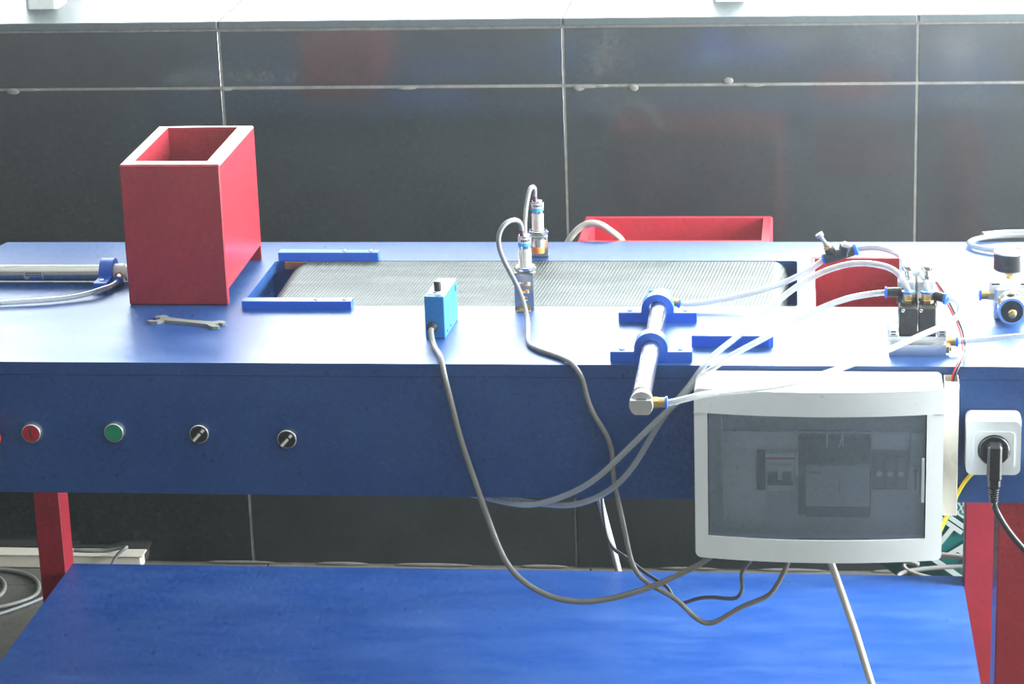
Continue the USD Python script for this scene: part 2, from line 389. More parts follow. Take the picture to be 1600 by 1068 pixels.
single('ceiling', bx(XL - .15, XR + .2, YF - .15, YO, ZC, ZC + .15), CEIL, 'white painted ceiling', kind='structure', smooth=False)
single('ground_outside', bx(-40, 40, YO + .05, 60, -0.35, -0.25), CONC, 'pale sunlit paving outside the window', kind='structure', smooth=False)

# ================================================================== WORKBENCH
TZ, TD, TX0, TX1 = 0.75, 0.6093, -0.896, 0.785
wbn = thing('workbench', 'long blue workbench with red legs and a lower blue shelf', 'workbench', ((TX0 + TX1) / 2, TD / 2, 0))
top = Polygon([(TX0, 0), (TX1, 0), (TX1, TD), (TX0 + .006, TD), (TX0, TD - .02)])
slot_b = Polygon([(-.4326, .269), (.3833, .269), (.3805, .5035), (-.4273, .5015)]).buffer(-.008).buffer(.008)
slot_h = Polygon([(.4052, .2655), (.5573, .2655), (.5655, .5245), (.4022, .5225)]).buffer(-.006).buffer(.006)
part(wbn, 'table_top', extr(top.difference(slot_b).difference(slot_h), .018, 'xy', TZ - .018), BLUE, smooth=20)
part(wbn, 'front_panel', bx(TX0, TX1, 0.0008, .018, .5556, TZ - .018, .0008), BLUE, smooth=20)
part(wbn, 'shelf', extr(Polygon([(-.836, .03), (.655, .03), (.6442, .597), (-.8255, .597)]), .018, 'xy', .177), SHELF, smooth=20)
for a0, a1, b0, b1, zt in ((-.8695, -.8257, .556, .606, TZ - .018), (.6448, .6912, .556, .606, TZ - .018), (-.89, -.8400, .021, .112, TZ - .018), (.6592, .742, .021, .112, TZ - .018)):
    part(wbn, 'leg', bx(a0, a1, b0, b1, 0, zt, .0015), RED, smooth=20)
# recess under the conveyor slot and chute box under the square hole
part(wbn, 'slot_lining', [bx(-.437, -.4335, .262, .51, .68, TZ - .018), bx(.385, .389, .262, .51, .68, TZ - .018), bx(-.437, .389, .5045, .508, .68, TZ - .018)], BLUE)
ch = thing('catch_box', 'red catch box fixed under the square hole in the blue bench top', 'box', (.485, .395, .60))
hole_in = slot_h.buffer(-.0006)
part(ch, 'floor_board', extr(hole_in, .005, 'xy', .600), RED)
hx0, hy0, hx1, hy1 = hole_in.bounds
rim = hole_in.difference(hole_in.buffer(-.004))
for n, cutb in (('side_board', sbox(0, hy0 + .0045, .45, hy1 - .0045)), ('side_board', sbox(.52, hy0 + .0045, 1, hy1 - .0045)), ('front_board', sbox(0, 0, 1, hy0 + .0045)), ('rear_board', sbox(0, hy1 - .0045, 1, 1))):
    part(ch, n, extr(rim.intersection(cutb), TZ - .0006 - .605, 'xy', .605), RED, smooth=25)

# conveyor
cv = thing('conveyor', 'grey ribbed conveyor belt running in the slot of the bench top', 'conveyor belt', (-.015, .385, .70))
R = .0245
arc = [(-.375 - R * math.sin(t), .7250 + R * math.cos(t)) for t in np.linspace(0, math.pi, 18)] + [(.343 + R * math.sin(t), .7250 - R * math.cos(t)) for t in np.linspace(0, math.pi, 18)]
outer = Polygon(arc); inner = outer.buffer(-.002)
part(cv, 'belt', extr(outer.difference(inner), .2300, 'xz', .2715), BELT, smooth=40)
for xx in (-.375, .343):
    part(cv, 'roller', cyl(R - .0025, .218, (xx, .2755, .7235), 'y', 32), STEELR)
part(cv, 'support_bed', bx(-.34, .31, .2765, .493, .705, .742), ALU)
part(cv, 'drive_shaft', cyl(.005, .23, (-.375, .271, .7235), 'y', 12), STEEL)
part(cv, 'packing_strip', bx(-.412, -.34, .4965, .5005, .738, .7492), RUST, label='bare brown packing strip at the far left corner of the belt')
part(cv, 'packing_strip', bx(.29, .325, .4965, .5005, .738, .7492), RUST)

# guide rails
def rail(pts, h, label, screws):
    t = thing('guide_rail', label, 'guide rail', (np.mean([p[0] for p in pts]), np.mean([p[1] for p in pts]), TZ), group='blue guide rails')
    m = extr(Polygon(pts), h, 'xy', TZ)
    part(t, 'bar', m, PRINT, smooth=20)
    for sx, sy in screws:
        screw(t, sx, sy, TZ + h, .0042, .0026)
rail([(-.4225, .5015), (-.2655, .5015), (-.2655, .517), (-.4225, .522)], .0135, 'blue guide rail with two screws along the far left edge of the belt', ((-.318, .510), (-.277, .510)))
rail([(-.4265, .248), (-.2645, .2485), (-.2640, .2675), (-.4265, .2665)], .0125, 'blue guide rail with two screws along the near edge of the belt', ((-.317, .258), (-.275, .258)))
rail([(.2406, .0795), (.262, .0795), (.262, .0785), (.333, .0782), (.346, .079), (.3521, .083), (.346, .088), (.349, .092), (.340, .096), (.2406, .097)], .0165, 'short blue guide rail with a ragged right end, near the front bench edge', ())

# ================================================================== HOPPER
CY1, AZ1 = .3865, TZ + .0145
hp = thing('hopper', 'tall open red wooden hopper box standing on the blue bench top', 'hopper', (-.525, .39, TZ))
body = mb(bx(-.6005, -.4505, .2670, .5125, TZ, .9637, .0022))
body -= mb(bx(-.5825, -.4735, .2905, .5005, TZ - .01, .98))
body -= mb(bx(-.48, -.44, .2725, .5045, TZ - .01, .7745))
body -= mb(cyl(.0155, .05, (-.62, CY1, AZ1), 'x', 24))
part(hp, 'hopper_body', body, RED, smooth=20)

# ================================================================== PNEUMATIC CYLINDERS AND THEIR CLAMPS
def clamp_profile(half, bar_h, r, cz, hole, w0=None):
    a = sbox(-half, 0, half, bar_h)
    ring = Point(0, cz).buffer(r, quad_segs=16).union(sbox(-r, 0, r, cz))
    p = a.union(ring).difference(Point(0, cz).buffer(hole, quad_segs=16))
    return p.intersection(sbox(-1, 0, 1, 1)).buffer(.0015).buffer(-.003).buffer(.0015)

CYA = .0185   # axis height above the bench top
def clamp_x(yc, xc, label):      # cylinder runs along y
    t = thing('cylinder_clamp', label, 'cylinder clamp', (xc, yc, TZ), group='blue printed cylinder clamps')
    p = affinity.translate(clamp_profile(.0555, .0145, .0228, CYA, .0128), xc, TZ)
    part(t, 'bracket', extr(p, .020, 'xz', yc - .01), PRINT, smooth=30)
    for s in (-1, 1):
        screw(t, xc + s * .040, yc + .001, TZ + .0145, .0042, .0026)
clamp_x(.0235, .1885, 'blue clamp with two screws at the very front edge of the bench top')
clamp_x(.2010, .1868, 'blue clamp with two screws beside the belt, farther from the front edge')
t = thing('cylinder_clamp', 'blue clamp around the steel cylinder left of the red hopper', 'cylinder clamp', (-.655, CY1, TZ), group='blue printed cylinder clamps')
m = extr(clamp_profile(.0555, .0145, .0228, AZ1 - TZ, .0128), .020, 'xz', 0)
m.apply_transform(trimesh.transformations.rotation_matrix(math.pi / 2, (0, 0, 1))); m.apply_translation((-.652, CY1, TZ))
part(t, 'bracket', m, PRINT, smooth=30)
for s in (-1, 1): screw(t, -.662, CY1 + s * .040, TZ + .0145, .0042, .0026)

AZ = TZ + CYA
def push_fitting(parent, o, axis, r=.0068, thread=True, L=.016, body=None):
    d = np.array(AX[axis] if isinstance(axis, str) else axis, float); d /= np.linalg.norm(d); o = np.array(o, float)
    f = part(parent, 'fitting', [hexa(r * 1.12, L * .45, o, d), cyl(r * .95, L * .5, o + d * L * .45, d, 18)], body or BRASS)
    part(f, 'release_collar', lathe([(r * .95, 0), (r * 1.15, .0008), (r * 1.15, .0032), (r * .75, .004)], o + d * L * .95, d, 20), COLLAR)
    return o + d * (L * .95 + .003)

cy2 = thing('pneumatic_cylinder', 'shiny air cylinder projecting over the front bench edge through two blue clamps', 'air cylinder', (.1885, 0, AZ))
part(cy2, 'barrel', cyl(.0124, .425, (.1885, -.178, AZ), 'y', 36, .001), STEEL)
cap = mb(lathe([(.0145, 0), (.0155, .001), (.0155, .016), (.0132, .020), (.0132, .030)], (.1905, -.218, AZ), 'y', 36))
cap -= mb(bx(.17, .22, -.24, -.2085, AZ + .007, AZ + .03)); cap -= mb(bx(.17, .22, -.24, -.2085, AZ - .03, AZ - .0125))
part(cy2, 'end_cap', cap, ALU, smooth=30)
part(cy2, 'mounting_slot', bx(.184, .197, -.2145, -.2115, AZ + .0068, AZ + .0074), INK)
part(cy2, 'nose_cap', lathe([(.0124, 0), (.0142, .001), (.0142, .016), (.010, .020)], (.1885, .236, AZ), 'y', 32), ALU)
part(cy2, 'pusher_plate', bx(.170, .200, .262, .267, AZ - .004, AZ + .0075, .001), CYAN)
part(cy2, 'piston_rod', cyl(.004, .02, (.1885, .25, AZ), 'y', 14), CHROME)
push_fitting(cy2, (.2040, -.205, AZ), 'x', .0072, L=.017)
push_fitting(cy2, (.2000, .2445, AZ - .003), (1, .1, -.25), .006, L=.014)

cy1 = thing('pneumatic_cylinder', 'long polished steel air cylinder lying on the bench left of the red hopper', 'air cylinder', (-.75, CY1, AZ1))
part(cy1, 'barrel', cyl(.0125, .218, (-.873, CY1, AZ1), 'x', 36, .001), STEEL)
part(cy1, 'end_cap', lathe([(.0125, 0), (.0142, .001), (.0142, .020), (.0125, .022), (.0125, .026), (.0075, .028), (.0075, .040), (.004, .041), (.004, .06)], (-.657, CY1, AZ1), 'x', 32), LABELW)
part(cy1, 'rear_cap', lathe([(.008, 0), (.0142, .004), (.0142, .024), (.0125, .026)], (-.892, CY1, AZ1), 'x', 32), ALU)
def arc_patch(r0, r1, f0, f1, x0, x1, n=10):
    f = np.radians(np.linspace(f0, f1, n))
    ring = [(-r1 * math.sin(a), r1 * math.cos(a)) for a in f] + [(-r0 * math.sin(a), r0 * math.cos(a)) for a in f[::-1]]
    m = trimesh.creation.extrude_polygon(Polygon(ring), x1 - x0, engine='earcut')
    m.apply_transform(np.array([[0, 0, 1, x0], [1, 0, 0, CY1], [0, 1, 0, AZ1], [0, 0, 0, 1.0]]))
    if m.volume < 0: m.invert()
    return m
st = part(cy1, 'sticker', arc_patch(.01245, .01262, 66, 128, -.792, -.762), LABELG, label='small printed sticker on the barrel')
for q, f0 in enumerate((72, 88)):
    for i in range(8):
        part(st, 'print_mark', arc_patch(.0126, .01272, f0, f0 + 9, -.7895 + i * .0032, -.7895 + i * .0032 + .0023, 3), INK, smooth=False)
part(st, 'print_stripe', arc_patch(.0126, .01272, 103, 124, -.784, -.764, 4), COLLAR)
push_fitting(cy1, (-.6425, CY1 - .009, AZ1 - .001), (.05, -1, -.18), .0068, L=.017)

# ================================================================== SENSORS
cs = thing('colour_sensor', 'flat blue box sensor with a black knob on top', 'sensor', (-.119, .157, TZ))
ang = math.radians(-3.6)
def srot(m):
    m = tm(m).copy(); m.apply_translation((.1205, -.113, 0)); m.apply_transform(trimesh.transformations.rotation_matrix(ang, (0, 0, 1))); m.apply_translation((-.1205, .113, 0)); return m
part(cs, 'body', srot(bx(-.1350, -.1065, .113, .204, TZ, .8117, .0012)), SENSB, smooth=20)
part(cs, 'top_plate', srot(bx(-.1325, -.109, .120, .200, .8117, .8123)), LABELG)
kb = part(cs, 'knob', srot(lathe([(.0047, 0), (.0050, .001), (.0050, .013), (.0042, .0145)], (-.1195, .134, .8136), 'z', 20)), BLACK)
part(cs, 'knob_collar', srot(cyl(.0075, .0016, (-.1195, .134, .8122), 'z', 20)), LABELW)
part(cs, 'cable_gland', srot(lathe([(.0075, 0), (.0075, .003), (.0055, .005), (.0045, .012)], (-.1245, .1135, .7672), '-y', 20)), BLACK)
part(cs, 'viewing_window', srot(bx(-.1068, -.1062, .190, .1985, .796, .8045)), BLACK)
for yy in (.128, .152):
    part(cs, 'mounting_hole', srot(cyl(.0017, .0007, (-.1067, yy, .7575), 'x', 12)), INK)

def prox(xc, yc, ztop, face, label):
    """cylindrical sensor in an L bracket; face=-1: plate towards the viewer, +1: plate behind the barrel"""
    t = thing('proximity_sensor', label, 'sensor', (xc, yc, TZ), group='cylindrical sensors in steel brackets')
    zf = ztop - .0545
    py = yc + face * .0165
    pl = rbox(xc - .0148, xc + .0128, TZ, zf + .002, .001)
    if face < 0:
        for zz, hw in ((TZ + .0385, .0085), (TZ + .0275, .0065), (TZ + .0170, .0042)):
            pl = pl.difference(sbox(xc - .001 - hw, zz - .0022, xc - .001 + hw, zz + .0022).buffer(.0008))
        part(t, 'bracket_plate', extr(pl, .002, 'xz', py - .001), STEELR, smooth=20)
        part(t, 'bracket_foot', bx(xc - .0115, xc + .0085, py - .014, py + .001, TZ, TZ + .002, .0005), BRASS)
        screw(t, xc - .003, py - .007, TZ + .002, .0045, .003, mat_=BRASS)
        part(t, 'bracket_flange', bx(xc - .0148, xc + .0128, py - .001, yc + .0155, zf, zf + .002, .0006), STEELR)
    else:
        pl = pl.difference(sbox(xc + .006, TZ + .028, xc + .010, TZ + .046))
        part(t, 'bracket_plate', extr(pl, .002, 'xz', py - .001), STEELR, smooth=20)
        part(t, 'bracket_foot', bx(xc - .0148, xc + .0128, py - .001, py + .016, TZ, TZ + .002, .0005), STEELR)
        part(t, 'bracket_flange', bx(xc - .0148, xc + .0128, yc - .0155, py + .001, zf, zf + .002, .0006), STEELR)
        part(t, 'warning_mark', extr(Polygon([(xc - .006, TZ + .0205), (xc + .004, TZ + .0205), (xc - .001, TZ + .0145)]), .0006, 'xz', py - .0018), INK)
        part(t, 'type_mark', bx(xc - .008, xc + .006, py - .0014, py - .0008, TZ + .0065, TZ + .0105), YELW)
    part(t, 'nut', [hexa(.0158, .0045, (xc, yc, zf + .002), 'z'), lathe([(.0135, 0), (.0145, .001), (.0135, .002)], (xc, yc, zf + .0065), 'z', 24)], CHROME)
    part(t, 'nut', hexa(.0150, .004, (xc, yc, zf - .004), 'z'), CHROME)
    th = []
    prof = [(.0090, zf - .018)]
    z = zf - .018
    while z < ztop - .019:
        prof += [(.0094, z + .0004), (.0090, z + .0008)]; z += .0009
    prof += [(.0094, ztop - .019), (.0094, ztop - .0018), (.0085, ztop)]
    part(t, 'barrel', lathe([(r_, z_ - TZ) for r_, z_ in prof], (xc, yc, TZ), 'z', 28), CHROME)
    part(t, 'tip', lathe([(.0088, 0), (.0092, .001), (.0092, .010)], (xc, yc, zf - .028), 'z', 28), ORANGE)
    lb = part(t, 'label_band', cyl(.0097, .0075, (xc, yc, ztop - .0105), 'z', 28), LABELW)
    for i in range(6):
        a = -1.9 + i * .28
        b = bx(-.0009, .0009, -.0002, .0002, -.0016, .0016); b.apply_transform(trimesh.transformations.rotation_matrix(a + math.pi / 2, (0, 0, 1)))
        b.apply_translation((xc + .0098 * math.cos(a), yc + .0098 * math.sin(a), ztop - .0065)); part(lb, 'print_mark', b, INK, smooth=False)
    part(t, 'indicator_ring', cyl(.0098, .0038, (xc, yc, ztop - .0152), 'z', 28), CYAN)
    part(t, 'cable_boot', lathe([(.0038, 0), (.0036, .006), (.0030, .009)], (xc - .0035, yc, ztop - .0003), 'z', 16), MAROON)
prox(-.0088, .268, .8575, -1, 'steel cylindrical sensor in a slotted bracket at the near edge of the belt')
prox(-.0150, .5045, .8455, 1, 'steel cylindrical sensor with orange tip at the far edge of the belt')

# ================================================================== VALVE BLOCK
vm = thing('valve_block', 'black twin solenoid valve on a grey aluminium manifold at the right of the bench', 'valve block', (.548, .09, TZ))
mp_ = Polygon([(.0450, TZ), (.130, TZ), (.130, TZ + .024), (.056, TZ + .024), (.056, TZ + .0185), (.0450, TZ + .0155)])
m = trimesh.creation.extrude_polygon(mp_, .0765, engine='earcut')
m.apply_transform(np.array([[0, 0, 1, .5088], [1, 0, 0, 0], [0, 1, 0, 0], [0, 0, 0, 1.0]]))
if m.volume < 0: m.invert()
part(vm, 'manifold', m, ALU, smooth=20)
for a0 in (.5085, .5735):
    e = part(vm, 'end_block', bx(a0, a0 + .0125, .0565, .128, TZ + .0242, TZ + .033, .0008), ALU)
    for zz in (.0268, .0305):
        part(e, 'slot_mark', bx(a0 + .003, a0 + .0095, .0558, .0566, TZ + zz - .0007, TZ + zz + .0007), INK)
for a0 in (.5222, .5478):
    v = part(vm, 'solenoid_valve', bx(a0, a0 + .0246, .0575, .121, TZ + .0245, TZ + .064, .0018), BLACKS, smooth=20)
    screw(vm, a0 + (.005 if a0 < .53 else .0035), .0575, TZ + .060, .0026, .0016, '-y')
screw(vm, .569, .0575, TZ + .0285, .0026, .0016, '-y')
part(vm, 'divider_plate', bx(.5462, .5482, .060, .125, TZ + .03, TZ + .073, .0004), CHROME)
push_fitting(vm, (.5345, .080, TZ + .0635), 'z', .0078, L=.0155)
push_fitting(vm, (.5600, .080, TZ + .0635), 'z', .0078, L=.0155)
for a0 in (.5215, .5475):
    c = part(vm, 'coil_body', bx(a0, a0 + .0235, .098, .127, TZ + .064, TZ + .090, .002), LABELW)
    part(c, 'terminal_screw', [hexa(.0055, .006, (a0 + .0125, .105, TZ + .090), 'z'), cyl(.0035, .008, (a0 + .0125, .105, TZ + .096), 'z', 14)], STEEL)
    part(c, 'terminal_cap', lathe([(.007, 0), (.0075, .001), (.0075, .006), (.005, .008)], (a0 + .0125, .105, TZ + .1035), 'z', 16), CHROME)
part(vm, 'connector_head', bx(.524, .572, .1285, .152, TZ + .062, TZ + .114, .003), WHITE)
e1 = part(vm, 'elbow', [cyl(.0066, .020, (.5262, .090, TZ + .0765), (-1, -.05, 0), 18, .001), cyl(.0062, .02, (.5262, .091, TZ + .0600), 'z', 18)], BLACK)
part(e1, 'release_collar', lathe([(.0066, 0), (.0078, .0008), (.0078, .003), (.005, .004)], (.5068, .089, TZ + .0765), (-1, -.05, 0), 20), COLLAR)
e2 = part(vm, 'elbow', [cyl(.0066, .016, (.5710, .086, TZ + .0735), (.85, -.55, -.12), 18, .001), cyl(.0062, .02, (.5695, .089, TZ + .0580), 'z', 18)], BLACK)
part(e2, 'release_collar', lathe([(.0070, 0), (.0084, .0008), (.0084, .0045), (.005, .0055)], (.5838, .0777, TZ + .0716), (.85, -.55, -.12), 20), COLLAR)
push_fitting(vm, (.5850, .064, TZ + .0145), 'x', .0062, L=.014)
part(vm, 'plug', [hexa(.0070, .005, (.5850, .0535, TZ + .0085), 'x'), cyl(.0045, .002, (.59, .0535, TZ + .0085), 'x', 6)], BRASS)

# flow control valve hanging in the tubes
fv = thing('flow_control_valve', 'black inline flow control valve with an adjusting screw, held up by tubes', 'flow valve', (.443, .3, .8223))
dirv = np.array((.0505, 0, .0162)); dirv /= np.linalg.norm(dirv)
def along(t, up=0.0): return np.array((.443, .3, .8192)) + dirv * t + np.array((-dirv[2], 0, dirv[0])) * up
part(fv, 'body', [lathe([(.0062, 0), (.0082, .001), (.0082, .042), (.0066, .044)], along(-.022), dirv, 22), lathe([(.0095, 0), (.0095, .015), (.004, .016)], along(.008) - np.array((0, .0, .001)), (.15, -.3, 1), 6),
                  lathe([(.0075, 0), (.0075, .014)], along(-.008), (-.55, 0, .83), 18)], BLACKS)
part(fv, 'lock_nut', [hexa(.0062, .005, along(-.008) + np.array((-.55, 0, .83)) * .0135, (-.55, 0, .83)), cyl(.0045, .004, along(-.008) + np.array((-.55, 0, .83)) * .0185, (-.55, 0, .83), 14)], BRASS)
part(fv, 'adjusting_screw', [cyl(.0032, .014, along(-.008) + np.array((-.55, 0, .83)) * .022, (-.55, 0, .83), 14), lathe([(.0048, 0), (.0060, .001), (.0060, .0062), (.0045, .007)], along(-.008) + np.array((-.55, 0, .83)) * .034, (-.55, 0, .83), 18)], STEEL)
part(fv, 'release_collar', lathe([(.0072, 0), (.0086, .001), (.0086, .005), (.006, .0065)], along(.0215), dirv, 20), COLLAR)
part(fv, 'release_collar', lathe([(.006, 0), (.0076, .001), (.0076, .003), (.005, .004)], along(-.0215), -dirv, 20), COLLAR)

# ================================================================== FILTER REGULATOR WITH GAUGE
fr = thing('air_regulator', 'air filter regulator with a round black pressure gauge at the right end of the bench', 'air regulator', (.6800, .235, TZ))
part(fr, 'housing', bx(.6585, .7035, .205, .252, TZ + .001, TZ + .0475, .003), ALU, smooth=25)
part(fr, 'port_block', bx(.652, .7095, .214, .244, TZ + .030, TZ + .0545, .002), LABELW)
for xx in (.655, .695):
    part(fr, 'slot_mark', bx(xx, xx + .0105, .2138, .2141, TZ + .0495, TZ + .0515), INK)
bl = part(fr, 'bowl', lathe([(.0215, 0), (.0215, .006), (.0195, .008), (.0195, .024), (.0175, .028), (.015, .028)], (.6805, .2055, TZ + .0245), '-y', 36), CHROME)
part(bl, 'bowl_ring', mb(lathe([(.0190, 0), (.0205, .002), (.0205, .005), (.0190, .007)], (.6805, .1790, TZ + .0235), '-y', 36)) - mb(cyl(.0158, .05, (.6805, .20, TZ + .0235), '-y', 32)), CHROME)
part(bl, 'bowl_glass', cyl(.0152, .003, (.6805, .1772, TZ + .0235), '-y', 32), BLACK)
part(bl, 'drain_valve', [lathe([(.0062, 0), (.0062, .006), (.0045, .008), (.0045, .014), (.003, .015)], (.6810, .1742, TZ + .0215), '-y', 18)], BRASS)
part(fr, 'gauge_stem', [cyl(.0052, .012, (.6808, .232, TZ + .0545), 'z', 16), hexa(.0070, .007, (.6808, .232, TZ + .058), 'z')], BRASS)
gg = part(fr, 'gauge_case', lathe([(.0205, 0), (.0228, .002), (.0228, .024), (.0215, .0255)], (.6808, .236, TZ + .0655), 'z', 40), BLACK)
part(gg, 'gauge_bezel', mb(cyl(.0232, .0022, (.6808, .236, TZ + .0908), 'z', 40, .0005)) - mb(cyl(.0205, .01, (.6808, .236, TZ + .088), 'z', 40)), WHITE)
part(gg, 'gauge_dial', cyl(.0206, .0010, (.6808, .236, TZ + .0908), 'z', 40), LABELW)
part(gg, 'gauge_needle', bx(.672, .6885, .2375, .2386, TZ + .0918, TZ + .0922), INK)
for i in range(9):
    a = math.radians(225 - i * 33.75)
    b = bx(-.0016, .0016, -.0003, .0003, 0, .0003); b.apply_transform(trimesh.transformations.rotation_matrix(a, (0, 0, 1)))
    b.apply_translation((.6808 + .0178 * math.cos(a), .236 + .0178 * math.sin(a), TZ + .0918)); part(gg, 'scale_mark', b, INK, smooth=False)
push_fitting(fr, (.6585, .219, TZ + .0335), '-x', .0068, L=.018)
part(fr, 'mounting_foot', bx(.664, .699, .213, .247, TZ, TZ + .0012), STEELR)

# ================================================================== DISTRIBUTION BOX
db = thing('distribution_box', 'white electrical enclosure with a smoked see-through door on the bench front', 'electrical enclosure', (.415, -.04, .503))
BXL, BXR, BZ0, BZ1 = .2503, .5783, .5025, .7435
def bowed(x0, x1, yback, yside, bow, n=24):
    xs = np.linspace(x0, x1, n); c = (x0 + x1) / 2; w = (BXR - BXL) / 2
    c0 = (BXL + BXR) / 2
    fr_ = [(xx, yside - bow * (1 - ((xx - c0) / w) ** 2)) for xx in xs]
    return Polygon(fr_ + [(x1, yback), (x0, yback)])
shell = mb(extr(bowed(BXL, BXR, -.0015, -.0745, .0165), BZ1 - BZ0, 'xy', BZ0))
cut = rbox(BXL, BXR, BZ0, BZ1, .008)
shell = shell ^ mb(extr(cut, .2, 'xz', -.15))
WX0, WX1, WZ0_, WZ1_ = .2680, .5562, .5345, .7095
shell -= mb(bx(WX0, WX1, -.2, -.0095, WZ0_, WZ1_))
shell -= mb(bx(BXL + .004, BXR - .004, -.066, -.0095, BZ0 + .004, BZ1 - .004))
part(db, 'frame', shell, WHITE, smooth=25)
for (a0, a1) in ((BXL - .0003, WX0), (WX1, BXR + .0003)):
    part(db, 'corner_joint', bx(a0, a1, -.0775 if a0 < .4 else -.0772, -.070, WZ1_ - .0005, WZ1_ + .0003), LABELG)
door = mb(extr(bowed(WX0 + .0012, WX1 - .0012, -.02, -.0715, .0165), WZ1_ - WZ0_ - .0024, 'xy', WZ0_ + .0012)) - mb(extr(bowed(WX0 - .01, WX1 + .01, -.01, -.0685, .0165), 1, 'xy', 0))
part(db, 'door', door, SMOKE, smooth=25)
part(db, 'door_grip', bx(.5500, .5545, -.0775, -.072, .585, .6485, .001), WHITE)
la = part(db, 'latch', bx(.5350, .5500, -.0690, -.060, .594, .6345, .001), PLCG)
part(la, 'latch_slot', [bx(.5415, .5440, -.0696, -.069, .600, .625), cyl(.0032, .0006, (.5428, -.0690, .6275), '-y', 16)], INK)
part(db, 'back_plate', bx(BXL + .006, BXR - .006, -.009, -.005, BZ0 + .006, BZ1 - .006), WHITE)
part(db, 'trim_plate', [bx(.285, .5345, -.033, -.030, .643, .668), bx(.285, .345, -.033, -.030, .535, .643), bx(.538, .5555, -.033, -.030, .535, .668)], LABELW)
part(db, 'din_rail', bx(.29, .53, -.018, -.010, .598, .633), STEEL)
part(db, 'hinge_bead', sweep(spline([(.286, -.062, .70), (.290, -.063, .66), (.291, -.063, .60), (.288, -.063, .55)], .01), .0012, 6), LABELW)
cb = thing('circuit_breaker', 'two-pole white circuit breaker with black toggles behind the smoked door', 'circuit breaker', (.3635, -.04, .588))
part(cb, 'case', [bx(.3440, .3835, -.048, -.0185, .588, .6425, .001), bx(.346, .3815, -.055, -.047, .600, .628, .001)], LABELW)
part(cb, 'end_stop', bx(.3320, .3438, -.044, -.0185, .588, .6425, .001), BLACK)
part(cb, 'red_line', bx(.3445, .383, -.0486, -.0478, .634, .6368), REDW)
for a0 in (.348, .3665):
    part(cb, 'toggle', bx(a0, a0 + .0125, -.063, -.054, .6055, .6195, .0015), BLACK)
part(cb, 'toggle_bar', bx(.347, .381, -.0575, -.0545, .6005, .6065), BLACKS)
pl = thing('control_module', 'dark control module with a pale cover in the middle of the electrical enclosure', 'control module', (.436, -.04, .553))
part(pl, 'housing', [bx(.3878, .4845, -.046, -.0185, .5540, .6655, .0015), bx(.3878, .397, -.054, -.045, .560, .66)], BLACK)
part(pl, 'terminal_strip', bx(.3980, .4835, -.052, -.046, .5535, .5690, .001), BLACKS)
part(pl, 'front_cover', bx(.3975, .4830, -.058, -.0455, .5705, .6285, .0015), PLCG)
part(pl, 'cover_gap', bx(.4424, .4430, -.0583, -.0578, .590, .606), INK)
part(pl, 'lettering', text_xz('OMRON', .0036, .4005, -.0581, .6175, .0004, True), INKG)
for xx, tl in ((.426, 0), (.442, .003), (.447, 0)):
    part(pl, 'wire', sweep(spline([(xx, -.047, .652), (xx + tl * .3, -.052, .657), (xx + tl, -.050, .664), (xx + tl, -.040, .672)], .002), .0011, 6), LABELW)
rl = thing('relay_block', 'row of three dark relays at the right inside the electrical enclosure', 'relay block', (.511, -.04, .592))
part(rl, 'base', bx(.4855, .5335, -.044, -.0185, .5905, .6435, .001), BLACK)
for i in range(3):
    xx = .4955 + i * .0145
    k_ = part(rl, 'relay', bx(xx - .0066, xx + .0066, -.050, -.0435, .594, .640, .001), BLACKS)
    part(k_, 'indicator', cyl(.0038, .001, (xx, -.0500, .6155), '-y', 14), PLCG)

# wiring duct, socket, plug
wd = thing('wiring_duct', 'ivory vertical wiring duct on the bench front between enclosure and socket', 'cable duct', (.590, -.016, .546))
part(wd, 'channel', mb(bx(.5800, .5995, -.032, -.001, .5500, .7395, .0008)) - mb(bx(.5815, .5980, -.0305, -.0025, .50, .80)), IVORY, smooth=20)
part(wd, 'cover', bx(.5797, .5998, -.0335, -.0322, .5500, .7375, .0004), IVORY)
so = thing('wall_socket', 'white square surface-mounted power socket at the right of the bench front', 'power socket', (.6465, -.02, .608))
SX, SZ = .6468, .6490
part(so, 'back_box', extr(rbox(SX - .0370, SX + .0365, SZ - .0385, SZ + .0405, .009), .020, 'xz', -.0205), WHITE)
fp_ = mb(extr(rbox(SX - .0365, SX + .0355, SZ - .0400, SZ + .0355, .009), .012, 'xz', -.0330)) - mb(cyl(.0212, .05, (SX, -.01, SZ - .004), '-y', 36))
part(so, 'face_plate', fp_, WHITE, smooth=25)
part(so, 'inner_frame', extr(rbox(SX - .0262, SX + .0262, SZ - .0295, SZ + .0215, .005).difference(Point(SX, SZ - .004).buffer(.0216, quad_segs=16)), .0022, 'xz', -.0350), WHITE)
part(so, 'socket_well', cyl(.0218, .004, (SX, -.0195, SZ - .004), '-y', 36), LABELW)
pg = thing('power_plug', 'black round power plug pushed into the white socket', 'power plug', (SX, -.045, .60))
part(pg, 'plug_face', lathe([(.0205, 0), (.0208, .001), (.0208, .014), (.0196, .0155)], (SX, -.0240, SZ - .004), '-y', 36), BLACK)
part(pg, 'grip', tm((mb(bx(SX - .0095, SX + .0095, -.060, -.038, SZ - .040, SZ + .010, .003)) + mb(bx(SX - .0085, SX + .0085, -.056, -.040, SZ - .052, SZ - .030, .003)))), BLACK, smooth=30)
for s in (-1, 1):
    part(pg, 'earth_clip', bx(SX + s * .0165 - .0022, SX + s * .0165 + .0022, -.0402, -.0385, SZ - .012, SZ + .002, .0005), BLACKS)
prof = []
for i in range(7):
    prof += [(.0078 - i * .00030, i * .0034), (.0078 - i * .00030, i * .0034 + .0022), (.0062 - i * .0002, i * .0034 + .0023), (.0050 - i * .0002, i * .0034 + .0033)]
part(pg, 'strain_relief', lathe(prof, (SX, -.047, SZ - .050), (.02, 0, -1), 18), BLACK)

